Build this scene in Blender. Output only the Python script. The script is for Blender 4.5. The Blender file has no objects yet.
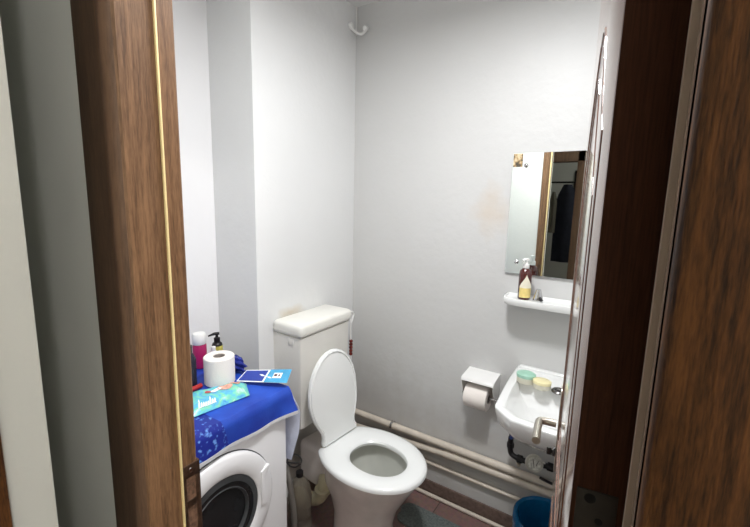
import bpy, bmesh, math, random
from mathutils import Vector, Matrix
random.seed(7)
PI = math.pi
sc = bpy.context.scene
C = sc.collection

# ------------------------------------------------------------------ materials
def nt(name):
    m = bpy.data.materials.new(name); m.use_nodes = True
    t = m.node_tree; b = t.nodes['Principled BSDF']
    return m, t, b
def lin(c):
    return tuple(((v/255)/12.92 if v/255 <= .04045 else ((v/255+.055)/1.055)**2.4) for v in c)
def mat(name, rgb, rough=.5, metal=0, var=.0, vscale=8, bump=0, bscale=60, coat=0, spec=.5, trans=0, ior=1.45, sheen=0):
    m, t, b = nt(name); N = t.nodes; L = t.links
    col = lin(rgb)
    b.inputs['Base Color'].default_value = (*col, 1)
    b.inputs['Roughness'].default_value = rough
    b.inputs['Metallic'].default_value = metal
    b.inputs['Coat Weight'].default_value = coat
    b.inputs['Coat Roughness'].default_value = .08
    b.inputs['Specular IOR Level'].default_value = spec
    b.inputs['Transmission Weight'].default_value = trans
    b.inputs['IOR'].default_value = ior
    b.inputs['Sheen Weight'].default_value = sheen
    tc = N.new('ShaderNodeTexCoord')
    nz = N.new('ShaderNodeTexNoise'); nz.inputs['Scale'].default_value = vscale; nz.inputs['Detail'].default_value = 5
    L.new(tc.outputs['Object'], nz.inputs['Vector'])
    rp = N.new('ShaderNodeValToRGB')
    rp.color_ramp.elements[0].position = .3; rp.color_ramp.elements[1].position = .7
    rp.color_ramp.elements[0].color = (*[v*(1-var) for v in col], 1)
    rp.color_ramp.elements[1].color = (*[min(1, v*(1+var*.6)) for v in col], 1)
    L.new(nz.outputs['Fac'], rp.inputs['Fac']); L.new(rp.outputs['Color'], b.inputs['Base Color'])
    if bump:
        n2 = N.new('ShaderNodeTexNoise'); n2.inputs['Scale'].default_value = bscale; n2.inputs['Detail'].default_value = 4
        L.new(tc.outputs['Object'], n2.inputs['Vector'])
        bp = N.new('ShaderNodeBump'); bp.inputs['Strength'].default_value = bump; bp.inputs['Distance'].default_value = .004
        L.new(n2.outputs['Fac'], bp.inputs['Height']); L.new(bp.outputs['Normal'], b.inputs['Normal'])
    return m

def wood(name, dark, light, rough=.45, coat=.0, xs=60, zs=3.0, bump=.25, spec=.5):
    m, t, b = nt(name); N = t.nodes; L = t.links
    tc = N.new('ShaderNodeTexCoord'); mp = N.new('ShaderNodeMapping')
    mp.inputs['Scale'].default_value = (xs, xs, zs)
    L.new(tc.outputs['Object'], mp.inputs['Vector'])
    n1 = N.new('ShaderNodeTexNoise'); n1.inputs['Scale'].default_value = 1; n1.inputs['Detail'].default_value = 6; n1.inputs['Distortion'].default_value = .6
    L.new(mp.outputs['Vector'], n1.inputs['Vector'])
    mp2 = N.new('ShaderNodeMapping'); mp2.inputs['Scale'].default_value = (xs*5, xs*5, zs*9)
    L.new(tc.outputs['Object'], mp2.inputs['Vector'])
    n2 = N.new('ShaderNodeTexNoise'); n2.inputs['Scale'].default_value = 1; n2.inputs['Detail'].default_value = 3
    L.new(mp2.outputs['Vector'], n2.inputs['Vector'])
    mx = N.new('ShaderNodeMath'); mx.operation = 'MULTIPLY_ADD'; mx.inputs[1].default_value = .45
    L.new(n2.outputs['Fac'], mx.inputs[0]); 
    m3 = N.new('ShaderNodeMath'); m3.operation = 'MULTIPLY'; m3.inputs[1].default_value = .6
    L.new(n1.outputs['Fac'], m3.inputs[0]); L.new(m3.outputs[0], mx.inputs[2])
    rp = N.new('ShaderNodeValToRGB')
    rp.color_ramp.elements[0].position = .38; rp.color_ramp.elements[1].position = .66
    rp.color_ramp.elements[0].color = (*lin(dark), 1); rp.color_ramp.elements[1].color = (*lin(light), 1)
    L.new(mx.outputs[0], rp.inputs['Fac']); L.new(rp.outputs['Color'], b.inputs['Base Color'])
    bp = N.new('ShaderNodeBump'); bp.inputs['Strength'].default_value = bump; bp.inputs['Distance'].default_value = .002
    L.new(mx.outputs[0], bp.inputs['Height']); L.new(bp.outputs['Normal'], b.inputs['Normal'])
    b.inputs['Roughness'].default_value = rough; b.inputs['Coat Weight'].default_value = coat
    b.inputs['Coat Roughness'].default_value = .12; b.inputs['Specular IOR Level'].default_value = spec
    return m

def paint(name, rgb, rough=.45, stains=()):
    """matt-satin wall paint; stains = (x,y,z,radii,colour,strength) blotches of dirt with their own shape"""
    m, t, b = nt(name); N = t.nodes; L = t.links
    tc = N.new('ShaderNodeTexCoord')
    n = N.new('ShaderNodeTexNoise'); n.inputs['Scale'].default_value = 2.2; n.inputs['Detail'].default_value = 7
    L.new(tc.outputs['Object'], n.inputs['Vector'])
    rp = N.new('ShaderNodeValToRGB'); c = lin(rgb)
    rp.color_ramp.elements[0].position = .3; rp.color_ramp.elements[1].position = .7
    rp.color_ramp.elements[0].color = (*[v*.965 for v in c], 1); rp.color_ramp.elements[1].color = (*c, 1)
    L.new(n.outputs['Fac'], rp.inputs['Fac'])
    out = rp.outputs['Color']
    n3 = N.new('ShaderNodeTexNoise'); n3.inputs['Scale'].default_value = 14; n3.inputs['Detail'].default_value = 6
    L.new(tc.outputs['Object'], n3.inputs['Vector'])
    for (x, y, z, rad, col, st) in stains:
        mp = N.new('ShaderNodeMapping'); mp.vector_type = 'POINT'
        mp.inputs['Scale'].default_value = (1/rad[0], 1/rad[1], 1/rad[2])
        mp.inputs['Location'].default_value = (-x/rad[0], -y/rad[1], -z/rad[2])
        L.new(tc.outputs['Object'], mp.inputs['Vector'])
        ln = N.new('ShaderNodeVectorMath'); ln.operation = 'LENGTH'; L.new(mp.outputs['Vector'], ln.inputs[0])
        ad = N.new('ShaderNodeMath'); ad.operation = 'MULTIPLY_ADD'; ad.inputs[1].default_value = 1.4
        L.new(n3.outputs['Fac'], ad.inputs[0]); L.new(ln.outputs['Value'], ad.inputs[2])
        mr = N.new('ShaderNodeMapRange'); mr.inputs['From Min'].default_value = .9; mr.inputs['From Max'].default_value = 1.8
        mr.inputs['To Min'].default_value = st; mr.inputs['To Max'].default_value = 0
        L.new(ad.outputs[0], mr.inputs['Value'])
        mx = N.new('ShaderNodeMix'); mx.data_type = 'RGBA'; mx.inputs['B'].default_value = (*lin(col), 1)
        L.new(mr.outputs['Result'], mx.inputs['Factor']); L.new(out, mx.inputs['A']); out = mx.outputs['Result']
    L.new(out, b.inputs['Base Color'])
    n2 = N.new('ShaderNodeTexNoise'); n2.inputs['Scale'].default_value = 38; n2.inputs['Detail'].default_value = 6
    L.new(tc.outputs['Object'], n2.inputs['Vector'])
    n4 = N.new('ShaderNodeTexNoise'); n4.inputs['Scale'].default_value = 5; n4.inputs['Detail'].default_value = 2
    L.new(tc.outputs['Object'], n4.inputs['Vector'])
    a2 = N.new('ShaderNodeMath'); a2.operation = 'MULTIPLY_ADD'; a2.inputs[1].default_value = 3
    L.new(n4.outputs['Fac'], a2.inputs[0]); L.new(n2.outputs['Fac'], a2.inputs[2])
    bp = N.new('ShaderNodeBump'); bp.inputs['Strength'].default_value = .26; bp.inputs['Distance'].default_value = .004
    L.new(a2.outputs[0], bp.inputs['Height']); L.new(bp.outputs['Normal'], b.inputs['Normal'])
    b.inputs['Roughness'].default_value = rough
    return m

def tiles(name, c1, c2, mortar, size):
    m, t, b = nt(name); N = t.nodes; L = t.links
    tc = N.new('ShaderNodeTexCoord'); br = N.new('ShaderNodeTexBrick')
    br.offset = 0; br.inputs['Scale'].default_value = 1
    br.inputs['Brick Width'].default_value = size; br.inputs['Row Height'].default_value = size
    br.inputs['Mortar Size'].default_value = .0025; br.inputs['Mortar Smooth'].default_value = .2
    br.inputs['Color1'].default_value = (*lin(c1), 1); br.inputs['Color2'].default_value = (*lin(c2), 1); br.inputs['Mortar'].default_value = (*lin(mortar), 1)
    L.new(tc.outputs['Object'], br.inputs['Vector'])
    n = N.new('ShaderNodeTexNoise'); n.inputs['Scale'].default_value = 55; n.inputs['Detail'].default_value = 5
    L.new(tc.outputs['Object'], n.inputs['Vector'])
    mx = N.new('ShaderNodeMix'); mx.data_type = 'RGBA'; mx.blend_type = 'OVERLAY'; mx.inputs['Factor'].default_value = .5
    L.new(br.outputs['Color'], mx.inputs['A']); L.new(n.outputs['Color'], mx.inputs['B'])
    hs = N.new('ShaderNodeHueSaturation'); hs.inputs['Saturation'].default_value = .85
    L.new(mx.outputs['Result'], hs.inputs['Color']); L.new(hs.outputs['Color'], b.inputs['Base Color'])
    bp = N.new('ShaderNodeBump'); bp.inputs['Strength'].default_value = .3; bp.inputs['Distance'].default_value = .002; bp.invert = True
    L.new(br.outputs['Fac'], bp.inputs['Height']); L.new(bp.outputs['Normal'], b.inputs['Normal'])
    b.inputs['Roughness'].default_value = .35
    return m

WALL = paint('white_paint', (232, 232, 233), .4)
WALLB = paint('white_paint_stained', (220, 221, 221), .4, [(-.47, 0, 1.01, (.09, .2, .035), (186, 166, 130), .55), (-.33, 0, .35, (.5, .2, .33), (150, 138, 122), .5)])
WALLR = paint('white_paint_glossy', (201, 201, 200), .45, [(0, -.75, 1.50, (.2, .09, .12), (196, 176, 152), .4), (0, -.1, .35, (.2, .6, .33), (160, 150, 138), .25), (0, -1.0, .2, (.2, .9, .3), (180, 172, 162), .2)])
CORR = paint('grey_corridor_paint', (228, 229, 224), .6)
CEIL = paint('ceiling_paint', (220, 220, 218), .7)
TILE = tiles('brown_floor_tile', (130, 98, 92), (120, 90, 84), (70, 54, 50), .30)
SKIRT = mat('skirting_tile', (112, 94, 86), .4, var=.35, vscale=60)
CORRF = mat('corridor_floor', (96, 70, 52), .5, var=.3, vscale=20)
JAMB = wood('jamb_oak', (88, 62, 40), (138, 104, 74), .5, 0, 130, 6)
CASE = wood('casing_oak', (38, 20, 8), (102, 64, 30), .55, 0, 150, 9, .3, .3)
CASED = wood('casing_oak_dark', (84, 62, 46), (110, 84, 64), .6, 0, 60, 5, .2)
LEAF = wood('door_leaf_brown', (84, 50, 36), (118, 76, 54), .16, 1, 60, 3, .02)
EDGE = wood('door_edge_shaded', (46, 25, 15), (72, 42, 26), .75, 0, 120, 4, .1, .15)  # darker brown for the unlit hinge edge, shade put into the colour
CREAM = mat('cream_rubber', (226, 206, 152), .5)
PORC = mat('white_porcelain', (232, 233, 232), .12, var=.02, coat=.5)
BOWLM = mat('bowl_porcelain_shaded', (196, 197, 190), .15, var=.06, coat=.4)  # greyer inside of the bowl: its shadow is put into the colour
PANM = mat('pan_porcelain', (222, 214, 209), .2, var=.08, vscale=12, coat=.3)
CIST = mat('cistern_plastic', (226, 224, 218), .35, var=.05, vscale=7)
SEAT = mat('seat_plastic', (238, 240, 239), .2, coat=.3)
YELP = mat('aged_white_plastic', (186, 178, 150), .4, var=.2)
METAL = mat('chrome', (205, 205, 205), .12, 1)
STEEL = mat('brushed_handle_steel', (196, 190, 180), .3, 1)
BRONZE = mat('bronze_plate', (104, 82, 68), .4, .8, var=.4, vscale=80)
PLATE = mat('grey_hinge_metal', (52, 47, 40), .6, .3, var=.2, vscale=60)
BLACKP = mat('black_plastic', (26, 24, 26), .35)
BLACK = mat('hole_black', (8, 8, 8), .8)
PIPE = mat('pipe_paint', (212, 202, 188), .35, var=.12, vscale=14)
WHITEP = mat('white_plastic', (230, 230, 228), .3)
WASH = mat('washer_enamel', (228, 228, 230), .25)
DRUM = mat('drum_grey', (60, 62, 66), .3, .6, var=.4, vscale=20)
RUBBER = mat('rubber_gasket', (62, 64, 66), .5)
PAPER = mat('toilet_paper', (238, 232, 226), .9, bump=.3, bscale=300)
CORE = mat('card_core', (150, 142, 136), .9)
BINM = mat('bin_blue', (8, 80, 128), .3, var=.2, bump=.5, bscale=20)
GLASSM = mat('clear_pet', (150, 142, 128), .12, trans=.6, ior=1.3)
LIQ = mat('brown_liquid', (70, 52, 40), .3)
HOSE = mat('grey_hose', (120, 116, 110), .5)
MATT = mat('mat_green_grey', (104, 112, 110), .95, var=.35, vscale=90, bump=1, bscale=200)
MIRR = mat('mirror_silver', (232, 238, 236), .01, 1)
AMBER = mat('amber_bottle', (74, 22, 18), .12, var=.2, coat=.5)
LABELY = mat('label_cream', (228, 206, 132), .5, var=.15, vscale=60)
LABELW = mat('label_white', (232, 226, 206), .5)
MAG = mat('magenta_plastic', (158, 28, 88), .3)
GREEN = mat('green_plastic', (90, 140, 90), .4)
RED = mat('red_plastic', (170, 40, 40), .4)
MINT = mat('mint_lid', (158, 200, 180), .35)
CREAML = mat('cream_lid', (232, 222, 176), .35)
TINW = mat('tin_white', (212, 208, 190), .4)
GREYD = mat('dark_fabric', (44, 48, 62), .9, var=.3)
GREYM = mat('mid_fabric', (120, 116, 104), .9, var=.2)
HEMM = mat('silver_hem', (206, 208, 212), .6, var=.1, vscale=40)
LININ = mat('towel_lining', (206, 212, 232), .9, var=.12, vscale=20, bump=.6, bscale=40)
BAGM = mat('blue_bag', (40, 52, 140), .3, var=.5, vscale=30, bump=1, bscale=20)
NAVY = mat('card_navy', (44, 66, 160), .35, var=.1)
CYAN = mat('card_blue', (66, 160, 206), .35, var=.25, vscale=30)
WHITEI = mat('print_white', (240, 244, 246), .4)
DARKI = mat('print_dark', (90, 60, 70), .5)
BLUEV = mat('blue_valve', (50, 70, 130), .4)
SEALANT = mat('meter_body', (196, 194, 184), .4, var=.2, vscale=60)
def towel_mat():
    m, t, b = nt('blue_towel'); N = t.nodes; L = t.links
    tc = N.new('ShaderNodeTexCoord'); sx = N.new('ShaderNodeSeparateXYZ'); L.new(tc.outputs['Object'], sx.inputs[0])
    ln = N.new('ShaderNodeMath'); ln.operation = 'MULTIPLY_ADD'; ln.inputs[1].default_value = .22   # slanted boundary of the dotted band
    L.new(sx.outputs['Z'], ln.inputs[0]); L.new(sx.outputs['X'], ln.inputs[2])
    gt = N.new('ShaderNodeMath'); gt.operation = 'LESS_THAN'; gt.inputs[1].default_value = TOWEL_SPLIT; L.new(ln.outputs[0], gt.inputs[0])
    n = N.new('ShaderNodeTexNoise'); n.inputs['Scale'].default_value = 6; n.inputs['Detail'].default_value = 4; L.new(tc.outputs['Object'], n.inputs['Vector'])
    r1 = N.new('ShaderNodeValToRGB'); r1.color_ramp.elements[0].color = (*lin((16, 48, 152)), 1); r1.color_ramp.elements[1].color = (*lin((34, 80, 190)), 1)
    r1.color_ramp.elements[0].position = .35; r1.color_ramp.elements[1].position = .65
    L.new(n.outputs['Fac'], r1.inputs['Fac'])
    v = N.new('ShaderNodeTexNoise'); v.inputs['Scale'].default_value = 60; v.inputs['Detail'].default_value = 2; L.new(tc.outputs['Object'], v.inputs['Vector'])
    r2 = N.new('ShaderNodeValToRGB'); r2.color_ramp.elements[0].color = (*lin((14, 36, 140)), 1); r2.color_ramp.elements[1].color = (*lin((110, 160, 236)), 1)
    r2.color_ramp.elements[0].position = .56; r2.color_ramp.elements[1].position = .70
    L.new(v.outputs['Fac'], r2.inputs['Fac'])
    mx = N.new('ShaderNodeMix'); mx.data_type = 'RGBA'
    L.new(gt.outputs[0], mx.inputs['Factor']); L.new(r1.outputs['Color'], mx.inputs['A']); L.new(r2.outputs['Color'], mx.inputs['B'])
    L.new(mx.outputs['Result'], b.inputs['Base Color']); b.inputs['Roughness'].default_value = .6
    n3 = N.new('ShaderNodeTexNoise'); n3.inputs['Scale'].default_value = 160; L.new(tc.outputs['Object'], n3.inputs['Vector'])
    bp = N.new('ShaderNodeBump'); bp.inputs['Strength'].default_value = .3; bp.inputs['Distance'].default_value = .002
    L.new(n3.outputs['Fac'], bp.inputs['Height']); L.new(bp.outputs['Normal'], b.inputs['Normal'])
    return m
def pack_mat():
    m, t, b = nt('wipes_film'); N = t.nodes; L = t.links
    tc = N.new('ShaderNodeTexCoord')
    n = N.new('ShaderNodeTexNoise'); n.inputs['Scale'].default_value = 20; n.inputs['Detail'].default_value = 5; n.inputs['Distortion'].default_value = 2
    L.new(tc.outputs['Object'], n.inputs['Vector'])
    r = N.new('ShaderNodeValToRGB'); e = r.color_ramp.elements
    e[0].position = .30; e[0].color = (*lin((70, 150, 205)), 1); e[1].position = .72; e[1].color = (*lin((190, 232, 224)), 1)
    for p, c in ((.42, (96, 180, 214)), (.52, (110, 205, 196)), (.62, (130, 206, 170))):
        x = e.new(p); x.color = (*lin(c), 1)
    L.new(n.outputs['Fac'], r.inputs['Fac']); L.new(r.outputs['Color'], b.inputs['Base Color']); b.inputs['Roughness'].default_value = .25
    bp = N.new('ShaderNodeBump'); bp.inputs['Strength'].default_value = .5; bp.inputs['Distance'].default_value = .003
    L.new(n.outputs['Fac'], bp.inputs['Height']); L.new(bp.outputs['Normal'], b.inputs['Normal'])
    return m
def emit(name, rgb, s):
    m, t, b = nt(name); b.inputs['Emission Color'].default_value = (*lin(rgb), 1); b.inputs['Emission Strength'].default_value = s
    return m

# ------------------------------------------------------------------ mesh helpers
def box(bm, x0, x1, y0, y1, z0, z1, bev=0, seg=2):
    x0, x1 = min(x0, x1), max(x0, x1); y0, y1 = min(y0, y1), max(y0, y1); z0, z1 = min(z0, z1), max(z0, z1)
    v = [bm.verts.new(p) for p in ((x0,y0,z0),(x1,y0,z0),(x1,y1,z0),(x0,y1,z0),(x0,y0,z1),(x1,y0,z1),(x1,y1,z1),(x0,y1,z1))]
    fs = [bm.faces.new([v[i] for i in q]) for q in ((0,3,2,1),(4,5,6,7),(0,1,5,4),(1,2,6,5),(2,3,7,6),(3,0,4,7))]
    if bev:
        es = list({e for f in fs for e in f.edges})
        bmesh.ops.bevel(bm, geom=es, offset=bev, segments=seg, profile=.5, affect='EDGES')
def loft(bm, rings, cap0=True, cap1=True, closed=True):
    R = [[bm.verts.new(p) for p in r] for r in rings]
    n = len(R[0])
    for a, b in zip(R, R[1:]):
        for i in range(n if closed else n-1):
            j = (i+1) % n
            bm.faces.new((a[i], a[j], b[j], b[i]))
    if cap0: bm.faces.new(list(reversed(R[0])))
    if cap1: bm.faces.new(R[-1])
    return R
def lathe(bm, prof, c=(0,0,0), seg=32, axis=(0,0,1), cap0=True, cap1=True):
    q = Vector((0,0,1)).rotation_difference(Vector(axis).normalized())
    rings = []
    for r, h in prof:
        rings.append([Vector(c) + q @ Vector((max(r,1e-4)*math.cos(2*PI*k/seg), max(r,1e-4)*math.sin(2*PI*k/seg), h)) for k in range(seg)])
    loft(bm, rings, cap0, cap1)
def tube(bm, pts, r, seg=12, smooth=0, closed=False):
    P = [Vector(p) for p in pts]
    for _ in range(smooth):
        Q = [P[0]]
        for a, b in zip(P, P[1:]): Q += [a.lerp(b, .25), a.lerp(b, .75)]
        Q.append(P[-1]); P = Q
    up = None; rings = []
    for i, p in enumerate(P):
        if closed: d = P[(i+1) % len(P)] - P[i-1]
        else: d = P[min(i+1, len(P)-1)] - P[max(i-1, 0)]
        d.normalize()
        if up is None:
            up = Vector((0,0,1)) if abs(d.z) < .9 else Vector((1,0,0))
        s = d.cross(up).normalized(); up = s.cross(d).normalized()
        rr = r[i] if isinstance(r, (list, tuple)) else r
        rings.append([p + rr*(math.cos(2*PI*k/seg)*s + math.sin(2*PI*k/seg)*up) for k in range(seg)])
    if closed: rings.append(rings[0]); 
    loft(bm, rings, not closed, not closed)
    if closed: bmesh.ops.remove_doubles(bm, verts=bm.verts, dist=1e-6)
def prism(bm, poly, f, t0, t1, bev=0, seg=2):
    """poly: 2-D outline; f(a, b, t) -> world point"""
    a = [bm.verts.new(f(p[0], p[1], t0)) for p in poly]; b = [bm.verts.new(f(p[0], p[1], t1)) for p in poly]
    n = len(a); fs = [bm.faces.new(list(reversed(a))), bm.faces.new(b)]
    for i in range(n): fs.append(bm.faces.new((a[i], a[(i+1) % n], b[(i+1) % n], b[i])))
    if bev:
        bmesh.ops.recalc_face_normals(bm, faces=fs)
        es = list(fs[0].edges) + list(fs[1].edges)
        bmesh.ops.bevel(bm, geom=es, offset=bev, segments=seg, profile=.5, affect='EDGES')
LOC = {}
def base_of(o):
    while o.parent: o = o.parent
    return o
def obj(name, bm, m, parent=None, at=None, smooth=True, angle=40, mats=None):
    bmesh.ops.recalc_face_normals(bm, faces=bm.faces)
    off = Vector((0,0,0))
    if parent is not None and not base_of(parent).get('_local'): off = Vector(base_of(parent).location)
    elif at is not None and parent is None: off = Vector(at)
    if off.length: bmesh.ops.translate(bm, verts=bm.verts, vec=-off)
    me = bpy.data.meshes.new(name); bm.to_mesh(me); bm.free()
    for x in (mats or [m]): me.materials.append(x)
    if smooth:
        me.shade_smooth()
        b2 = bmesh.new(); b2.from_mesh(me)
        ca = math.radians(angle)
        for e in b2.edges:
            if len(e.link_faces) == 2: e.smooth = e.calc_face_angle(0) < ca
            else: e.smooth = False
        b2.to_mesh(me); b2.free()
    o = bpy.data.objects.new(name, me); C.objects.link(o)
    if parent is not None: o.parent = parent
    elif at is not None: o.location = at
    return o
def tag(o, label, cat, group=None):
    o['label'] = label; o['category'] = cat
    if group: o['group'] = group
    return o
def thing(name, label, cat, loc, rz=0, local=False, group=None):
    o = bpy.data.objects.new(name, None); C.objects.link(o); o.location = loc; o.rotation_euler = (0,0,rz)
    o.empty_display_size = .1
    if local: LOCALS.append(o); o['_local'] = 1
    return tag(o, label, cat, group)
LOCALS = []
def part(name, parent, m, fn, label=None, **k):
    bm = bmesh.new(); fn(bm); o = obj(name, bm, m, parent, **k)
    if label: o['label'] = label
    return o
def single(name, m, fn, label, cat, at, group=None, **k):
    bm = bmesh.new(); fn(bm); return tag(obj(name, bm, m, None, at, **k), label, cat, group)
def struct(name, m, fn, smooth=False, **k):
    bm = bmesh.new(); fn(bm); o = obj(name, bm, m, None, None, smooth=smooth, **k); o['kind'] = 'structure'; return o

# ------------------------------------------------------------------ room shell
ZC = 2.493
struct('floor', TILE, lambda b: box(b, -1.45, .1, -1.75, .4, -.1, 0))
struct('floor', CORRF, lambda b: box(b, -5.4, -1.45, -3.2, 1.3, -.1, 0))
struct('ceiling', CEIL, lambda b: box(b, -5.4, .1, -3.2, 1.3, ZC, ZC+.1))
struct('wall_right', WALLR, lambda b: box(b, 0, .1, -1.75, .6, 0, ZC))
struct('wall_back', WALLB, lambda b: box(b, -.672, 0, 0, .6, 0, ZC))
struct('wall_alcove', WALL, lambda b: box(b, -1.42, -.672, .27, .4, 0, ZC))
struct('wall_near', WALL, lambda b: box(b, -1.42, 0, -1.75, -1.65, 0, ZC))
def wdoor(b):
    box(b, -1.48, -1.42, -.68, 1.2, 0, ZC)
    box(b, -1.48, -1.42, -3.1, -1.368, 0, ZC)
    box(b, -1.48, -1.42, -1.368, -.68, 2.03, ZC)
struct('wall_left', CORR, wdoor)
# the stub of wall that juts into the corridor to the left
struct('wall_corridor', paint('white_corridor_paint', (206, 208, 203), .6), lambda b: box(b, -1.90, -1.592, -.66, 1.2, 0, ZC))
struct('wall_corridor', CORR, lambda b: box(b, -3.2, -1.90, .5, .6, 0, ZC))
struct('wall_corridor', CORR, lambda b: box(b, -5.3, -1.48, -3.2, -3.1, 0, ZC))
def wopp(b):
    box(b, -3.3, -3.2, -3.1, -.79, 0, ZC); box(b, -3.3, -3.2, .30, 1.3, 0, ZC); box(b, -3.3, -3.2, -.79, .30, 2.12, ZC)
struct('wall_opposite', CORR, wopp)
struct('wall_far', CORR, lambda b: box(b, -5.4, -5.3, -3.2, 1.3, 0, ZC))
struct('wall_far', CORR, lambda b: box(b, -5.4, -1.48, 1.2, 1.3, 0, ZC))
def opp_case(b):
    box(b, -3.31, -3.18, -.82, -.68, 0, 2.11, .004); box(b, -3.31, -3.18, .20, .34, 0, 2.11, .004); box(b, -3.31, -3.18, -.82, .34, 2.0, 2.13, .004)
struct('trim_5', CASED, opp_case, smooth=True)
struct('trim_6', CASE, lambda b: box(b, -1.73, -1.641, -.672, -.66, 0, 2.08, .003), smooth=True)

# tiled skirting along the right wall
struct('baseboard_right', SKIRT, lambda b: box(b, -.010, 0, -1.65, 0, 0, .078, .003), smooth=True)
struct('baseboard_back', SKIRT, lambda b: box(b, -.68, -.011, -.010, 0, 0, .078, .003), smooth=True)

# ------------------------------------------------------------------ door frame
def jamb_left(b):
    # profile in (x, y): stop part, then the rebate on the room side
    P = [(-1.500,-.724),(-1.497,-.727),(-1.448,-.727),(-1.448,-.715),(-1.413,-.715),(-1.410,-.712),(-1.410,-.680),(-1.500,-.680)]
    prism(b, P, lambda x, y, z: (x, y, z), 0, 2.03)
tl = struct('trim_1', JAMB, jamb_left, smooth=True, angle=25)
def cas_left(b):
    P = [(-1.493,-.724),(-1.501,-.722),(-1.507,-.712),(-1.502,-.700),(-1.505,-.690),(-1.504,-.678),(-1.500,-.666),(-1.500,-.590),(-1.496,-.587),(-1.480,-.587),(-1.480,-.724)]
    P = [(-1.488,-.726),(-1.494,-.727),(-1.503,-.722),(-1.508,-.712),(-1.508,-.700),(-1.503,-.693),(-1.500,-.690),(-1.500,-.682),(-1.497,-.676),(-1.495,-.672),(-1.493,-.592),(-1.490,-.588),(-1.480,-.588),(-1.480,-.726)]
    prism(b, P, lambda x, y, z: (x, y, z), 0, 2.09)
struct('trim_2', CASED, cas_left, smooth=True, angle=50)
part('gasket', tl, CREAM, lambda b: box(b, -1.4480, -1.4445, -.7302, -.722, 0, 2.02, .001), smooth=True)
def strike(b):
    x0, x1 = -1.439, -1.408
    y = -.715
    def bar(a0, a1, z0, z1): box(b, a0, a1, y-.0022, y+-.0006, z0, z1, .0006)
    bar(x0, x1, 1.058, 1.082); bar(x0, x0+.007, .90, 1.058); bar(x1-.007, x1, .90, 1.058)
    bar(x0+.007, x1-.007, 1.002, 1.016); bar(x0+.007, x1-.007, .90, .935)
    box(b, -1.4105, -1.407, y-.002, -.700, .90, 1.082, .0006)
sp = part('strike_plate', tl, BRONZE, strike, 'bronze strike plate with two cut-outs')
part('strike_socket', sp, mat('socket_red', (112, 84, 66), .8, var=.5, vscale=150), lambda b: (box(b, -1.432, -1.415, -.7162, -.714, 1.016, 1.058), box(b, -1.432, -1.415, -.7162, -.714, .935, 1.002)))
for z in (1.071, .918):
    part('screw', sp, METAL, lambda b: lathe(b, [(.004, 0), (.0035, .0012)], (-1.424, -.717, z), 12, (0, -1, 0)))
# right jamb and casing
def jamb_right(b):
    P = [(-1.500,-1.328),(-1.497,-1.327),(-1.448,-1.327),(-1.448,-1.345),(-1.410,-1.345),(-1.410,-1.375),(-1.500,-1.375)]
    prism(b, P, lambda x, y, z: (x, y, z), 0, 2.03)
tr = struct('trim_3', mat('jamb_laminate', (150, 128, 112), .22, coat=.5), jamb_right, smooth=True, angle=25)
part('gasket', tr, mat('grey_rubber_seal', (168, 150, 134), .4), lambda b: box(b, -1.4480, -1.4405, -1.333, -1.3225, 0, 2.02, .002), 'greyish rubber seal')
def cas_right(b):
    P = [(-1.499,-1.327),(-1.503,-1.328),(-1.506,-1.331),(-1.506,-1.47),(-1.503,-1.473),(-1.480,-1.473),(-1.480,-1.327)]
    prism(b, P, lambda x, y, z: (x, y, z), 0, 2.09)
struct('trim_4', CASE, cas_right, smooth=True, angle=50)
def header(b):
    box(b, -1.500, -1.410, -1.345, -.715, 1.995, 2.035, .002)
    box(b, -1.506, -1.480, -1.473, -.588, 2.03, 2.12, .003)
struct('trim_7', CASE, header, smooth=True)

# ------------------------------------------------------------------ door leaf, swung into the room
TH = math.radians(7.9); L0 = .60
dl = bpy.data.objects.new('door_1', None)  # replaced by the leaf mesh below
bpy.data.objects.remove(dl)
def leaf(b): box(b, 0, L0, -.043, 0, .008, 1.985, .002)
bm = bmesh.new(); leaf(bm)
door = obj('door_1', bm, EDGE, None, None, smooth=True, mats=[LEAF, EDGE])
for p in door.data.polygons:
    if p.normal.x < -.9: p.material_index = 1
door.location = (-1.42, -1.285, 0); door.rotation_euler = (0, 0, TH); door['kind'] = 'structure'; door['_local'] = 1
def panelmold(b):
    for (s0, s1, z0, z1, r) in ((.100, .500, 1.05, 1.60, .0022), (.160, .440, 1.11, 1.54, .0018), (.100, .500, .15, .92, .0022), (.160, .440, .21, .86, .0018)):
        pts = [(s0, -.0006, z0), (s1, -.0006, z0), (s1, -.0006, z1)]
        if z0 > 1:
            for k in range(1, 12):
                a = k/12; pts.append((s1+(s0-s1)*a, -.0006, z1 + .16*math.sin(PI*a)**1.5))
        pts.append((s0, -.0006, z1))
        P = []
        for i, p in enumerate(pts):
            P.append(p)
        for i in range(len(P)):
            tube(b, [P[i], P[(i+1) % len(P)]], r, 8)
part('panel_moulding', door, LEAF, panelmold)
def hndl(b):
    z = 1.062; s = L0-.055
    tube(b, [(s, .006, z), (s, .036, z), (s-.010, .041, z), (s-.088, .041, z)], .0082, 14, 1)
hd = part('door_handle', door, STEEL, hndl, 'brushed steel lever handle')
part('handle_plate', door, STEEL, lambda b: prism(b, [(L0-.055+.018*math.cos(a), 1.06+(.07 if math.sin(a) > 0 else -.09)+.018*math.sin(a)) for a in [2*PI*k/24 for k in range(24)]], lambda x, z, t: (x, t, z), 0, .0025, .001))
def thumb(b):
    lathe(b, [(.009, 0), (.009, .005), (.004, .006), (.004, .009)], (L0-.055, .0025, .995), 16, (0, 1, 0))
    box(b, L0-.058, L0-.052, .010, .020, .987, 1.003, .002)
part('thumb_turn', door, BLACKP, thumb)
def hinge(b):
    box(b, -.0015, .0005, -.034, -.004, 1.14, 1.296, .0007)
hg = part('hinge_plate', door, PLATE, hinge, 'grey metal plate on the door edge')
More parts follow.
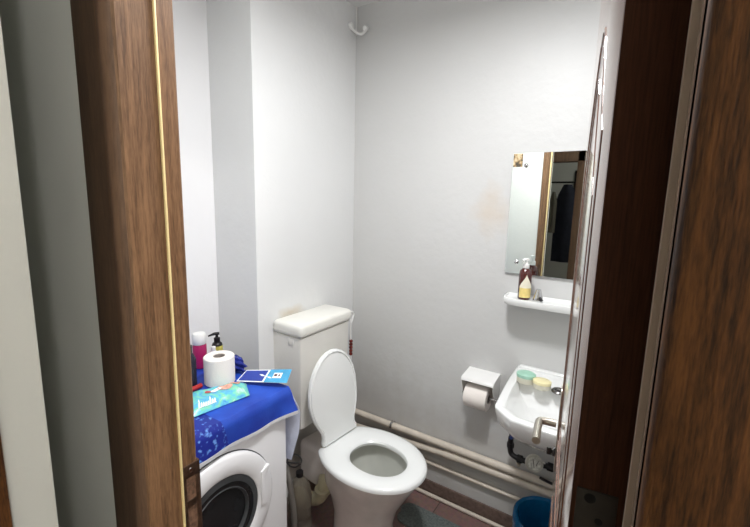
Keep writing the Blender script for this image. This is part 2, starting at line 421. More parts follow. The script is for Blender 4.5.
for (y, z, r) in ((-.014, 1.289, .0045), (-.022, 1.270, .003), (-.012, 1.245, .0045), (-.022, 1.225, .003)):
    part('plate_hole', hg, BLACK, lambda b: lathe(b, [(r, 0), (r, .0006)], (-.0012, y, z), 16, (-1, 0, 0)))

# ------------------------------------------------------------------ toilet (local frame: +y is towards the wall, bowl points to -y)
TX, TY = -.405, -.21
toilet = thing('toilet', 'white toilet with raised lid and seat down, standing in front of the cistern', 'toilet', (TX, TY, 0), math.radians(-5), local=True)
def egg(v0, v1, hw, n=48, eb=2.6, ef=2.0, wid=.47):
    """v measured forward; widest at fraction wid"""
    vc = v0 + (v1-v0)*wid; out = []
    for k in range(n):
        a = 2*PI*k/n; c, s = math.cos(a), math.sin(a)
        e = ef if s > 0 else eb
        u = hw*math.copysign(abs(c)**(2/e), c)
        v = vc + ((v1-vc) if s > 0 else (vc-v0))*math.copysign(abs(s)**(2/e), s)
        out.append((u, -v))
    return out
def ring3(P, z): return [(p[0], p[1], z) for p in P]
def pan(b):
    rings = [ring3(egg(.035, .35, .118), 0.0), ring3(egg(.04, .34, .108), .03), ring3(egg(.04, .33, .102), .12), ring3(egg(.02, .35, .114), .20),
             ring3(egg(.0, .39, .142), .27), ring3(egg(-.02, .425, .158, eb=2.1, wid=.5), .33), ring3(egg(-.02, .452, .170, eb=2.1, wid=.5), .375), ring3(egg(-.02, .455, .172, eb=2.1, wid=.5), .398),
             ring3(egg(-.015, .450, .168, eb=2.1, wid=.5), .403)]
    inner = [ring3(egg(.075, .415, .130), .403), ring3(egg(.085, .410, .124), .385)]
    loft(b, rings + inner, True, False)
part('pan', toilet, PANM, pan)
def bowl(b):
    loft(b, [ring3(egg(.085, .410, .126), .390), ring3(egg(.10, .395, .118), .33), ring3(egg(.13, .35, .095), .26), ring3(egg(.16, .30, .06), .215), ring3(egg(.18, .27, .035), .205)], False, True)
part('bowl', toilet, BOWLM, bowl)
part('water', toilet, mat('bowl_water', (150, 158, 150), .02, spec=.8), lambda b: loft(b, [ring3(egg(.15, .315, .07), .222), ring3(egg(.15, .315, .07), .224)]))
part('outlet_block', toilet, PANM, lambda b: box(b, -.09, .09, -.02, .165, .18, .385, .03, 4))
def seatf(b):
    O = [(p[0], min(p[1], -.012)) for p in egg(-.045, .478, .196, n=72, eb=2.05, ef=2.05, wid=.52)]; I = egg(.128, .388, .104, n=72, eb=2.2, ef=2.1)
    rings = []
    for t, z in ((.06, .404), (.0, .408), (.0, .418), (.05, .425), (.2, .4295), (.5, .431), (.8, .4285), (.95, .424), (1.0, .416), (.98, .404)):
        rings.append([(o[0]+(i[0]-o[0])*t, o[1]+(i[1]-o[1])*t, z) for o, i in zip(O, I)])
    rings.append(rings[0])
    loft(b, rings, False, False); bmesh.ops.remove_doubles(b, verts=b.verts, dist=1e-6)
part('seat', toilet, SEAT, seatf)
HW = [(.433,.112),(.450,.113),(.472,.104),(.495,.107),(.53,.124),(.57,.140),(.61,.149),(.65,.152),(.70,.149),(.75,.136),(.79,.114),(.82,.089),(.84,.063),(.854,.032)]
LID = [(w, z) for z, w in HW] + [(0, .859)] + [(-w, z) for z, w in reversed(HW)]
def lidf(b):
    def f(u, z, t): return (u - .026*min(1, (z-.433)/.2), -(.034-(z-.433)*.085) - t, z)
    prism(b, LID, f, -.012, .004, .004, 3)
    # shallow raised rim round the inner face
    n = len(LID)
    P = [f(u*.93, .433+(z-.433)*.965+.006, .0045) for u, z in LID]
    tube(b, P, .004, 8, closed=True)
part('lid', toilet, SEAT, lidf)
for s in (-1, 1):
    def hf(b, s=s):
        lathe(b, [(.011, -.018), (.012, -.015), (.012, .015), (.011, .018)], (s*.088, -.022, .424), 16, (1, 0, 0)); box(b, s*.088-.012, s*.088+.012, -.034, -.008, .400, .422, .003)
    part('hinge', toilet, YELP, hf, 'yellowed plastic seat hinge')
def bend(b):
    tube(b, [(-.05, .01, .27), (-.080, -.01, .235), (-.092, -.01, .18), (-.095, .03, .13), (-.10, .10, .11), (-.10, .19, .10)], .031, 18, 2)
    lathe(b, [(.036, -.012), (.039, -.008), (.039, .010), (.036, .012)], (-.090, -.01, .200), 20, (-.15, 0, 1))
part('waste_bend', toilet, YELP, bend, 'yellowed waste pipe bend')

# ------------------------------------------------------------------ cistern
cis = thing('toilet_cistern', 'white plastic cistern mounted on the wall behind the toilet lid', 'cistern', (-.4225, 0, .50))
def cb(b):
    def r(x0, x1, y, z, c=.018):
        return [(x0, 0, z), (x0, y+c, z), (x0+c*.3, y+c*.3, z), (x0+c, y, z), (x1-c, y, z), (x1-c*.3, y+c*.3, z), (x1, y+c, z), (x1, 0, z)]
    loft(b, [r(-.562, -.262, -.130, .50), r(-.572, -.255, -.150, .515), r(-.584, -.246, -.160, .70), r(-.589, -.242, -.166, .935), r(-.589, -.242, -.166, .944)])
part('tank', cis, CIST, cb, angle=30)
def cl(b):
    box(b, -.596, -.235, -.176, -.001, .944, 1.003, .019, 5)
part('lid', cis, mat('cistern_lid', (232, 231, 224), .3, var=.04), cl)
part('side_cap', cis, CIST, lambda b: box(b, -.5905, -.587, -.125, -.095, .905, .935, .001))
part('lever', cis, WHITEP, lambda b: tube(b, [(-.25, -.095, .945), (-.19, -.10, .955), (-.115, -.10, .950), (-.145, -.10, .89)], .0045, 8, 1))
def chain(b):
    tube(b, [(-.150, -.10, .945), (-.146, -.10, .80)], .0028, 8)
ch = part('pull_cord', cis, WHITEP, chain)
part('pull_cord', cis, WHITEP, lambda b: tube(b, [(-.143, -.10, .72), (-.140, -.10, .62)], .0022, 8))
def beads(b):
    for k in range(5): lathe(b, [(.004, -.009), (.009, -.005), (.0098, 0), (.009, .005), (.004, .009)], (-.1435, -.10, .793-k*.0175), 14)
part('pull_handle', ch, mat('handle_brown_red', (120, 44, 36), .4, var=.6, vscale=60), beads, 'reddish brown beaded pull handle')

# ------------------------------------------------------------------ pipes on the right wall
PL = 'painted cream pipe '
pa = single('water_pipe', PIPE, lambda b: (tube(b, [(-.030, -.012, .326), (-.030, -1.64, .326)], .0175, 18)), 'upper of the two thick cream pipes running side by side on the right wall', 'pipe', (-.03, -.8, .32))
single('water_pipe', PIPE, lambda b: (tube(b, [(-.030, -.012, .236), (-.030, -.62, .279)], .0155, 16), tube(b, [(-.030, -.61, .279), (-.030, -.68, .282)], .0195, 16), tube(b, [(-.030, -.66, .282), (-.030, -1.64, .286)], .0175, 16)),
    'lower of the two thick cream pipes, with a joint, on the right wall', 'pipe', (-.03, -.8, .28))
single('water_pipe', PIPE, lambda b: tube(b, [(-.0095, -.012, .181), (-.0095, -1.64, .181)], .0088, 14), 'thin cream pipe on the wall below the two thick pipes', 'pipe', (-.018, -.8, .18))
single('water_pipe', PIPE, lambda b: tube(b, [(-.022, -.20, .010), (-.022, -1.60, .010)], .0095, 14), 'thin pale pipe lying on the floor along the tiled skirting', 'pipe', (-.022, -.9, .0))
def clamp(b):
    lathe(b, [(.020, -.007), (.021, -.006), (.021, .006), (.020, .007)], (-.030, -.301, .326), 18, (0, 1, 0)); box(b, -.012, 0, -.305, -.297, .315, .337); lathe(b, [(.004, 0), (.004, .008)], (-.030, -.301, .345), 10)
part('pipe_clamp', pa, METAL, clamp, 'metal pipe clamp')
def sup(b):
    tube(b, [(-.030, -.045, .335), (-.030, -.045, .40), (-.045, -.06, .50), (-.10, -.09, .62), (-.18, -.10, .66), (-.238, -.10, .67)], .006, 10, 2)
sv = single('supply_hose', WHITEP, sup, 'thin white supply hose rising from the wall pipe to the cistern', 'hose', (-.03, -.045, .335))
part('stop_valve', sv, BLACKP, lambda b: (lathe(b, [(.010, -.012), (.011, 0), (.010, .012)], (-.030, -.045, .412), 14), box(b, -.052, -.03, -.049, -.041, .408, .416, .002)))

# ------------------------------------------------------------------ washing machine
WX, WZ, WY = -1.112, .545, -.32
wm = thing('washing_machine', 'white front-loading washing machine with a dark round door, under the blue towel', 'washing machine', (-1.11, -.02, 0))
part('body', wm, WASH, lambda b: box(b, -1.405, -.822, WY, .24, .02, .858, .008, 3))
part('foot', wm, BLACKP, lambda b: lathe(b, [(.02, 0), (.02, .025)], (-.87, -.27, 0), 16)); part('foot', wm, BLACKP, lambda b: lathe(b, [(.02, 0), (.02, .025)], (-1.36, -.27, 0), 16))
def wdoorf(b):
    prof = [(.207, 0), (.207, .008), (.204, .014), (.198, .018), (.175, .022), (.150, .022), (.141, .017), (.137, .006)]
    lathe(b, prof, (WX, WY-.0005, WZ), 64, (0, -1, 0), False, False)
wd = part('door', wm, WASH, wdoorf)
part('door_gap', wd, RUBBER, lambda b: lathe(b, [(.2105, 0), (.2105, .0015), (.2, .0015), (.2, 0)], (WX, WY, WZ), 64, (0, -1, 0)))
def glass(b):
    prof = [(.138, .010), (.136, .013), (.110, .016), (.102, .012), (.098, .004), (.070, -.004 + .006), (.0, .001)]
    lathe(b, prof, (WX, WY-.002, WZ), 56, (0, -1, 0), False, False)
dg = part('door_glass', wd, mat('dark_door_glass', (30, 31, 33), .22, var=.3, vscale=14, spec=.35), glass, 'dark round porthole glass')
part('glass_rim', dg, mat('grey_glass_rim', (62, 64, 66), .4, var=.3, vscale=30), lambda b: (lathe(b, [(.139, .008), (.139, .0145), (.128, .0165), (.120, .0162)], (WX, WY-.002, WZ), 56, (0, -1, 0), False, False), lathe(b, [(.104, .0135), (.102, .0155), (.097, .0105), (.096, .005)], (WX, WY-.002, WZ), 56, (0, -1, 0), False, False)), 'grey rings of the porthole')
def whandle(b):
    P = [(-.963, .628), (-.930, .640), (-.928, .630), (-.940, .616), (-.944, .600), (-.944, .520), (-.938, .506), (-.940, .498), (-.965, .503)]
    prism(b, P, lambda x, z, t: (x, t, z), WY-.027, WY-.003, .003)
part('door_handle', wd, WASH, whandle)

# ------------------------------------------------------------------ towel draped over the washer
TWL = thing('towel', 'bright blue towel draped over the top and front of the washing machine', 'towel', (-1.11, -.15, .86))
TOWEL_SPLIT = (-1.085+1.11) + .22*(.84-.86)
def hemz(x):
    return .777 + .002*math.sin(x*22)
def towel(b):
    nx, rows = 44, []
    for i in range(nx+1):
        x = -1.40 + (.592)*i/nx
        r = []
        for k in range(12):
            y = .20 - (.518)*k/11
            r.append((x, y, .8605 + .0018*math.sin(x*40+y*31)+.0012*math.sin(y*70)))
        zb = hemz(x)
        fl = max(0, (x+.93)/.12)
        for k in range(1, 9):
            a = k/8
            zz = .8605 - (.8605-zb)*a
            y = -.322 - .006*min(1, a*4) - (.004+.003*math.sin(x*37))*a - .020*fl*fl*a*a
            r.append((x + .008*fl*fl*a, y, zz))
        rows.append(r)
    V = [[b.verts.new(p) for p in r] for r in rows]
    for a, c in zip(V, V[1:]):
        for k in range(len(a)-1): b.faces.new((a[k], c[k], c[k+1], a[k+1]))
tw = part('blue_cloth', TWL, towel_mat(), towel)
md = tw.modifiers.new('s', 'SOLIDIFY'); md.thickness = .002; md.offset = 1
def hem(b):
    rings = []
    for i in range(45):
        x = -1.40 + .592*i/44; fl = max(0, (x+.93)/.12)
        y = -.332 - (.003*math.sin(x*37)) - .020*fl*fl; z = hemz(x); xx = x+.008*fl*fl
        w = .010
        rings.append([(xx, y-.0025, z+.002), (xx, y+-.0006, z+.002), (xx, y+-.0006, z-w), (xx, y-.0025, z-w)])
    loft(b, rings)
part('hem', TWL, HEMM, hem, 'silvery white hem')
def lining(b):
    rows = []
    for k in range(13):
        a = k/12; z = .858 - (.858-.575)*a
        r = []
        for i in range(11):
            c = i/10
            y0 = -.356 + .030*max(0, a-.6)/.4 if a > .28 else -.322 - .034*(a/.28)
            y = y0 + (.10-y0)*c
            x = -.812 + .010*min(1, a*3) + (.012*(1-c)**6)*min(1, a*3.5) - .012*a*(1-c)**3 + .003*math.sin(c*18+a*5)
            zz = z + (.03*c if a > .9 else 0) + (-.012*math.sin(c*9) if k == 12 else 0)
            r.append((x, y, zz))
        rows.append(r)
    V = [[b.verts.new(p) for p in r] for r in rows]
    for a, c in zip(V, V[1:]):
        for k in range(len(a)-1): b.faces.new((a[k], c[k], c[k+1], a[k+1]))
lo = part('white_underside', TWL, LININ, lining, 'whitish underside of the hanging end')
md = lo.modifiers.new('s', 'SOLIDIFY'); md.thickness = .003; md.offset = 0

# ------------------------------------------------------------------ things lying on the towel
ZT = .8655
# toilet roll standing on end
RX, RY = -.930, -.093
tr_ = thing('toilet_roll', 'white toilet roll standing upright on the blue towel', 'toilet roll', (RX, RY, ZT))
def roll(b, c, r0, r1, h, ax=(0,0,1)):
    q = Vector(ax).normalized()
    n = 48
    prof = [(r1, 0), (r0-.003, 0), (r0, .003), (r0, h-.003), (r0-.003, h), (r1, h), (r1, 0)]
    lathe(b, prof, c, n, ax, False, False)
    bmesh.ops.remove_doubles(b, verts=b.verts, dist=1e-6)
part('paper', tr_, PAPER, lambda b: roll(b, (RX, RY, ZT), .053, .021, .100))
part('core', tr_, CORE, lambda b: roll(b, (RX, RY, ZT+.001), .0215, .0195, .097))
# pack of wipes
wp = thing('wipes_pack', 'turquoise and blue pack of wipes with white script, lying on the towel', 'pack', (-1.02, -.18, ZT))
def quad(p00, p10, p11, p01, nu, nv, hf, b, off=0):
    V = []
    for i in range(nu+1):
        r = []
        for j in range(nv+1):
            u, v = i/nu, j/nv
            p = Vector(p00)*(1-u)*(1-v)+Vector(p10)*u*(1-v)+Vector(p11)*u*v+Vector(p01)*(1-u)*v
            r.append(b.verts.new((p.x, p.y, p.z+hf(u, v)+off)))
        V.append(r)
    for i in range(nu):
        for j in range(nv): b.faces.new((V[i][j], V[i+1][j], V[i+1][j+1], V[i][j+1]))
PK = [(-1.150, -.215, ZT), (-.915, -.262, ZT+.004), (-.872, -.170, ZT+.004), (-1.095, -.070, ZT)]
PK = [(-1.150, -.235, ZT), (-.935, -.262, ZT), (-.885, -.182, ZT), (-1.085, -.090, ZT)]
def pk_h(u, v):
    e = min(1, 5*min(u, 1-u)); f = min(1, 4*min(v, 1-v))
    return .028*math.sqrt(max(0, e))*math.sqrt(max(0, f)) + .002*math.sin(u*30+v*7)*e*f - (0.0)
def pack(b):
    quad(*PK, 34, 14, pk_h, b)
    quad(*PK, 34, 14, lambda u, v: .0005, b)
    bmesh.ops.remove_doubles(b, verts=b.verts, dist=.0003)
part('film', wp, pack_mat(), pack)
def pk_pt(u, v, o=.0015):
    p = [Vector(q) for q in PK]; q = p[0]*(1-u)*(1-v)+p[1]*u*(1-v)+p[2]*u*v+p[3]*(1-u)*v
    return Vector((q.x, q.y, q.z+pk_h(u, v)+o))
def script(b):
    # flowing white script along the lower edge
    strokes = []
    u = .20
    for k in range(8):
        h = .22 if k in (0, 5) else .12
        strokes.append([(u, .07), (u+.012, .07+h), (u+.022, .07+h*.5), (u+.010, .08), (u+.030, .07)])
        u += .033
    for s in strokes: tube(b, [pk_pt(*p) for p in s], .0014, 6, 1)
part('white_script', wp, WHITEI, script, 'white handwriting-style print')
def blob(b, u0, v0, ru, rv, o=.001):
    P = [pk_pt(u0+ru*math.cos(a), v0+rv*math.sin(a), o+.0006) for a in [2*PI*k/16 for k in range(16)]]
    c = b.verts.new(pk_pt(u0, v0, o+.001)); V = [b.verts.new(p) for p in P]
    for i in range(16): b.faces.new((c, V[i], V[(i+1) % 16]))
SKN = mat('print_skin', (226, 170, 150), .4, var=.5, vscale=60)
part('picture', wp, SKN, lambda b: blob(b, .64, .55, .12, .16), 'pinkish printed picture')
part('picture', wp, SKN, lambda b: blob(b, .81, .72, .08, .12, .0016), 'small pinkish printed picture')
part('picture', wp, mat('print_red', (190, 80, 80), .4, var=.3, vscale=60), lambda b: blob(b, .38, .52, .05, .07), 'small red printed spot')
part('picture', wp, WHITEI, lambda b: blob(b, .50, .53, .09, .07, .0008), 'white printed patch')
# leaflet
cd = thing('leaflet', 'glossy navy and light blue leaflet with white border at the right edge of the towel', 'leaflet', (-.85, -.22, ZT))
CD = [Vector(p) for p in ((-.906, -.154, .874), (-.824, -.326, .884), (-.746, -.272, .893), (-.838, -.128, .886))]   # BL BR TR TL
def cdp(u, v, o=0): 
    q = CD[0]*(1-u)*(1-v)+CD[1]*u*(1-v)+CD[2]*u*v+CD[3]*(1-u)*v
    return Vector((q.x, q.y, q.z+o))
def cq(b, u0, u1, v0, v1, o, t=.0008):
    A = [cdp(u0, v0, o), cdp(u1, v0, o), cdp(u1, v1, o), cdp(u0, v1, o)]
    a = [b.verts.new(p) for p in A]; c = [b.verts.new(p+Vector((0,0,t))) for p in A]
    b.faces.new(a[::-1]); b.faces.new(c)
    for i in range(4): b.faces.new((a[i], a[(i+1) % 4], c[(i+1) % 4], c[i]))
part('sheet', cd, WHITEI, lambda b: cq(b, 0, 1, 0, 1, 0), smooth=False)
part('navy_panel', cd, NAVY, lambda b: cq(b, .02, .50, .07, .93, .0009, .0003), 'navy printed panel', smooth=False)
part('blue_panel', cd, CYAN, lambda b: cq(b, .54, 1.0, 0, 1, .0009, .0003), 'light blue printed panel', smooth=False)
part('white_box', cd, WHITEI, lambda b: cq(b, .66, .84, .32, .72, .0013, .0003), 'white box printed with small dark marks', smooth=False)
part('dark_mark', cd, DARKI, lambda b: (cq(b, .68, .74, .45, .62, .0017, .0002), cq(b, .77, .80, .45, .6, .0017, .0002)), smooth=False)
# crumpled bag behind
def bag(b):
    bmesh.ops.create_icosphere(b, subdivisions=4, radius=1)
    rn = random.Random(3)
    for v in b.verts:
        p = v.co.copy()
        k = 1+.12*math.sin(p.x*7+1)*math.sin(p.y*6)+.1*math.sin(p.z*9+p.x*5)+.05*math.sin(p.y*17+p.x*13)
        v.co = Vector((-.838+.030*p.x*k, -.020+.095*p.y*k, ZT+.030+.030*max(-.95, p.z*k)))
single('plastic_bag', BAGM, bag, 'crumpled navy blue plastic bag behind the leaflet on the washer', 'bag', (-.838, -.02, ZT))
def redc(b):
    tube(b, [(-1.07, -.078, ZT+.009), (-1.03, -.085, ZT+.009), (-.998, -.082, ZT+.009)], .0085, 10, 1)
single('red_tube', RED, redc, 'small red tube lying left of the upright toilet roll', 'tube', (-1.02, -.08, ZT))
# bottles behind
def bottle(name, label, cat, c, body, bodym, cap, capm, extra=None):
    t = thing(name, label, cat, c)
    part('bottle_body', t, bodym, lambda b: lathe(b, body, c, 28))
    part('cap', t, capm, lambda b: lathe(b, cap, c, 28))
    return t
c = (-.803, .10, ZT)
pb = bottle('pump_bottle', 'small dark pump bottle with a yellow label behind the upright toilet roll', 'bottle', c, [(.0, 0), (.020, 0), (.021, .003), (.021, .060), (.018, .068), (.010, .074)], BLACKP, [(.012, .070), (.0125, .090), (.006, .093), (.005, .106)], BLACKP)
part('label_band', pb, mat('label_yellow', (206, 196, 96), .5, var=.4, vscale=80), lambda b: lathe(b, [(.0214, .012), (.0216, .013), (.0216, .057), (.0214, .058)], c, 28, cap0=False, cap1=False), 'yellow printed label')
part('pump_head', pb, BLACKP, lambda b: tube(b, [(c[0]+.008, c[1]-.006, ZT+.108), (c[0]-.008, c[1]+.004, ZT+.108), (c[0]-.030, c[1]+.016, ZT+.101)], [.006, .006, .003], 10))
c2 = (-.892, .085, ZT)
mb = bottle('shampoo_bottle', 'magenta bottle with a large white cap behind the upright toilet roll', 'bottle', c2, [(0, 0), (.025, 0), (.026, .004), (.026, .088), (.022, .096)], MAG, [(.024, .094), (.0255, .096), (.0265, .128), (.023, .136), (0, .136)], WHITEP)
c3 = (-.852, .055, ZT)
bottle('small_bottle', 'small white bottle between the magenta bottle and the pump bottle', 'bottle', c3, [(0, 0), (.012, 0), (.013, .003), (.013, .055), (.008, .062)], WHITEP, [(.008, .060), (.009, .062), (.009, .076), (0, .078)], WHITEP)
c4 = (-1.014, -.040, ZT)
db = bottle('dark_bottle', 'dark bottle at the door frame, left of the upright toilet roll', 'bottle', c4, [(0, 0), (.023, 0), (.024, .004), (.024, .10), (.016, .118), (.010, .124)], mat('dark_blue_plastic', (34, 34, 48), .25), [(.012, .120), (.013, .123), (.013, .150), (0, .152)], BLACKP)
c5 = (-.965, .14, ZT)
bottle('tall_bottle', 'tall pale bottle with a green cap at the back of the washer', 'bottle', c5, [(0, 0), (.026, 0), (.027, .004), (.027, .13), (.012, .150)], mat('pale_bottle', (196, 200, 202), .3), [(.013, .148), (.014, .150), (.014, .185), (0, .187)], GREEN)

# ------------------------------------------------------------------ bottle, hose, cable between washer and toilet
wb = thing('water_bottle', 'clear plastic bottle holding brownish liquid between washer and toilet', 'bottle', (-.600, -.165, 0))
part('bottle_body', wb, GLASSM, lambda b: lathe(b, [(0, .0), (.050, .0), (.054, .01), (.054, .10), (.051, .105), (.054, .11), (.054, .22), (.045, .265), (.022, .305), (.014, .312), (.014, .325)], (-.600, -.165, 0), 32))
part('liquid', wb, LIQ, lambda b: lathe(b, [(0, .004), (.048, .004), (.051, .012), (.051, .13), (0, .13)], (-.600, -.165, 0), 32))
part('cap', wb, BLACKP, lambda b: lathe(b, [(.0165, .315), (.0165, .335), (.0, .337)], (-.600, -.165, 0), 20))
def hose(b): tube(b, [(-.80, .20, .60), (-.74, .12, .66), (-.69, -.05, .60), (-.685, -.17, .42), (-.675, -.20, .25), (-.665, -.20, .08), (-.672, -.15, .014), (-.68, -.06, .014)], .0125, 12, 3)
single('drain_hose', HOSE, hose, 'grey drain hose hanging down beside the washing machine', 'hose', (-.68, -.1, .0))
def cable(b): tube(b, [(-.80, -.19, .52), (-.765, -.262, .515), (-.72, -.275, .49), (-.685, -.26, .465), (-.66, -.235, .46), (-.665, -.21, .475), (-.70, -.20, .485), (-.72, -.21, .46), (-.70, -.235, .44), (-.67, -.24, .445)], .0035, 8, 2)
single('power_cable', BLACKP, cable, 'looped black power cable hanging beside the washing machine', 'cable', (-.72, -.2, .48))

# ------------------------------------------------------------------ bath mat
def matf(b):
    # contour mat with a notch for the pedestal
    P = []
    def arc(cx, cy, r, a0, a1, n=8):
        for k in range(n+1):
            a = math.radians(a0+(a1-a0)*k/n); P.append((cx+r*math.cos(a), cy+r*math.sin(a)))
    arc(-.175, -.505, .05, 0, 100); arc(-.225, -.505, .04, 60, 170)
    arc(-.405, -.66, .13, -10, -170, 12)
    arc(-.60, -.505, .045, 0, 110); arc(-.66, -.505, .05, 80, 180)
    arc(-.66, -1.0, .05, 180, 270); arc(-.175, -1.0, .05, 270, 360)
    prism(b, P, lambda x, y, z: (x, y, z), 0.0005, .012, .004)
single('bath_mat', MATT, matf, 'dark grey-green contour mat on the floor around the toilet base', 'mat', (-.4, -.8, 0))

# ------------------------------------------------------------------ toilet paper holder
hp = thing('paper_holder', 'white metal toilet paper holder with a flat hood, fixed to the right wall', 'toilet paper holder', (0, -.77, .62))
Y0, Y1, ZT2 = -.702, -.850, .757
def hood(b):
    prism(b, [(0, .757), (-.100, .747), (-.108, .738), (-.110, .732), (-.106, .730), (-.098, .740), (0, .750)], lambda x, z, t: (x, t, z), Y1, Y0, .001)
part('hood', hp, WHITEP, hood)
for y in (Y0, Y1+.004):
    part('side_plate', hp, WHITEP, lambda b: prism(b, [(0, .755), (-.106, .738), (-.104, .715), (-.075, .66), (-.060, .632), (-.045, .625), (0, .625)], lambda x, z, t: (x, t, z), y-.004, y, .001))
part('back_plate', hp, WHITEP, lambda b: box(b, -.004, -.0005, Y1, Y0, .625, .755, .001))
part('spindle', hp, METAL, lambda b: tube(b, [(-.062, Y0+.006, .655), (-.062, Y1-.006, .655)], .006, 12))
pr = thing('toilet_roll', 'white toilet roll hanging in the holder on the right wall', 'toilet roll', (-.066, -.77, .60))
part('paper', pr, PAPER, lambda b: roll(b, (-.066, -.719, .652), .055, .021, .104, (0, -1, 0)))
part('core', pr, CORE, lambda b: roll(b, (-.066, -.7195, .652), .0215, .0195, .103, (0, -1, 0)))

# ------------------------------------------------------------------ sink
SY = -1.165
sk = thing('wash_basin', 'small white porcelain wash basin with cut corners on the right wall', 'sink', (0, SY, .66))
def outl(s, x_in=0, k=1.0):
    H = [(-.001, .236), (-.15, .234), (-.26, .228), (-.40, .214), (-.43, .203), (-.478, .148), (-.486, .11), (-.488, 0)]
    return H
def skring(scale_y, xb, xf, z, rnd=0):
    """outline with back at xb, front at xf (negative), half width scaled"""
    H = [(0, 1.0), (.31, .985), (.55, .955), (.84, .905), (.868, .885), (.965, .66), (.985, .60), (1.0, .2)]
    P = [(xb+(xf-xb)*a, SY+w*scale_y, z) for a, w in H] + [(xb+(xf-xb)*a, SY-w*scale_y, z) for a, w in reversed(H)]
    return P
def basin(b):
    loft(b, [skring(.13, -.002, -.30, .655), skring(.18, -.002, -.38, .68), skring(.222, -.002, -.455, .735), skring(.232, -.002, -.478, .76), skring(.243, -.002, -.490, .811), skring(.242, -.003, -.489, .817), skring(.239, -.004, -.486, .8195),
             skring(.208, -.140, -.455, .8185), skring(.203, -.146, -.449, .812), skring(.190, -.160, -.430, .770), skring(.15, -.18, -.39, .715), skring(.08, -.23, -.33, .695)])
part('bowl', sk, PORC, basin, angle=50)
part('back_ledge', sk, PORC, lambda b: box(b, -.030, -.001, SY-.232, SY+.232, .80, .829, .004, 3))
part('drain', sk, METAL, lambda b: lathe(b, [(.024, 0), (.022, .003), (.01, .002)], (-.28, SY, .695), 20))
# tap set in the ledge
tp = thing('tap', 'low chrome tap on the back ledge of the wash basin', 'tap', (-.115, -1.128, .817))
part('base', tp, METAL, lambda b: (lathe(b, [(.030, 0), (.030, .006), (.024, .012), (.018, .03), (.018, .045), (.0, .048)], (-.09, -1.165, .817), 24)))
part('spout', tp, METAL, lambda b: tube(b, [(-.09, -1.165, .845), (-.14, -1.165, .86), (-.19, -1.165, .852), (-.20, -1.165, .84)], .010, 14, 2))
part('flange', tp, mat('dark_chrome', (120, 118, 116), .25, 1), lambda b: (lathe(b, [(.012, .001), (.016, .007), (.024, .008), (.028, .004), (.028, 0)], (-.170, -1.118, .8190), 28, cap0=False)))
# soap tins
def tin(name, label, c, r, h, m, n=8, rot=0, tilt=0):
    t = thing(name, label, 'soap box', c)
    def oct_(rr, z): return [Vector(c)+Vector((rr*.85*math.cos(2*PI*k/24), rr*math.sin(2*PI*k/24), z)) for k in range(24)]
    part('box', t, TINW, lambda b: loft(b, [oct_(r-.003, 0), oct_(r, .004), oct_(r, h*.62)]))
    part('cover', t, m, lambda b: loft(b, [oct_(r+.0015, h*.60), oct_(r+.0015, h*.9), oct_(r-.004, h)]))
    return t
tin('soap_box', 'round soap box with mint green lid on the left of the basin ledge', (-.158, -.992, .8195), .036, .040, MINT)
tin('soap_box', 'soap box with cream lid beside the mint green one on the basin', (-.178, -1.056, .8195), .033, .034, CREAML)

# ------------------------------------------------------------------ plumbing below the sink
wmt = thing('water_meter', 'round pale water meter with black fittings below the wash basin', 'water meter', (-.09, -1.04, .40))
part('meter_body', wmt, SEALANT, lambda b: (lathe(b, [(0, 0), (.034, 0), (.036, .008), (.036, .026), (.031, .030), (.031, .026), (.0, .026)], (-.072, -1.035, .428), 28, (-1, -.35, .55))))
def dial(b):
    n = Vector((-1, -.35, .55)).normalized(); c0 = Vector((-.072, -1.035, .428))+n*.0275
    lathe(b, [(.0, 0), (.026, 0), (.026, .0012), (0, .0012)], c0, 24, n)
dl_ = part('dial', wmt, mat('meter_dial', (214, 214, 206), .3, var=.4, vscale=120), dial)
def needle(b):
    n = Vector((-1, -.35, .55)).normalized(); c0 = Vector((-.072, -1.035, .428))+n*.0295
    q = n.orthogonal().normalized(); w = n.cross(q)
    tube(b, [c0-q*.018+w*.006, c0+q*.012-w*.012], .0014, 6); tube(b, [c0+w*.02, c0+q*.01], .0012, 6)
part('needle', dl_, BLACKP, needle)
part('meter_lid', wmt, SEALANT, lambda b: prism(b, [(-.012, -.008), (.022, -.006), (.026, 0), (.022, .006), (-.012, .008)], lambda a, c_, t: Vector((-.095-.3*a*0+t*0, -1.06-a, .462-.25*a))+Vector((c_, 0, t)), 0, .004, .001))
def fit(b):
    tube(b, [(-.055, -.930, .60), (-.055, -.930, .50)], .009, 12)
    tube(b, [(-.055, -.930, .50), (-.055, -.929, .435), (-.06, -.945, .418), (-.07, -.99, .420), (-.072, -1.02, .425)], .012, 12, 2)
    lathe(b, [(.015, 0), (.016, .003), (.016, .02), (.015, .022)], (-.055, -.930, .452), 8)
    lathe(b, [(.016, 0), (.017, .003), (.017, .02), (.015, .024)], (-.066, -.965, .42), 8, (0, -1, 0))
    tube(b, [(-.072, -1.05, .43), (-.07, -1.10, .435), (-.065, -1.15, .432), (-.06, -1.22, .43)], .012, 12, 1)
    lathe(b, [(.017, 0), (.018, .003), (.018, .022), (.016, .026)], (-.07, -1.09, .435), 8, (0, -1, 0))
    tube(b, [(-.06, -1.15, .43), (-.055, -1.155, .37), (-.05, -1.13, .345), (-.035, -1.06, .345)], .006, 8, 2)
part('fittings', wmt, BLACKP, fit, 'black pipe fittings')
part('valve_lever', wmt, BLUEV, lambda b: (box(b, -.078, -.060, -.972, -.932, .512, .522, .002), lathe(b, [(.007, 0), (.007, .02)], (-.055, -.935, .505), 12, (-1, 0, .2))), 'blue valve lever')
part('brass_nut', wmt, STEEL, lambda b: lathe(b, [(.009, 0), (.010, .004), (.006, .018)], (-.075, -.975, .405), 6, (0, 0, -1)))
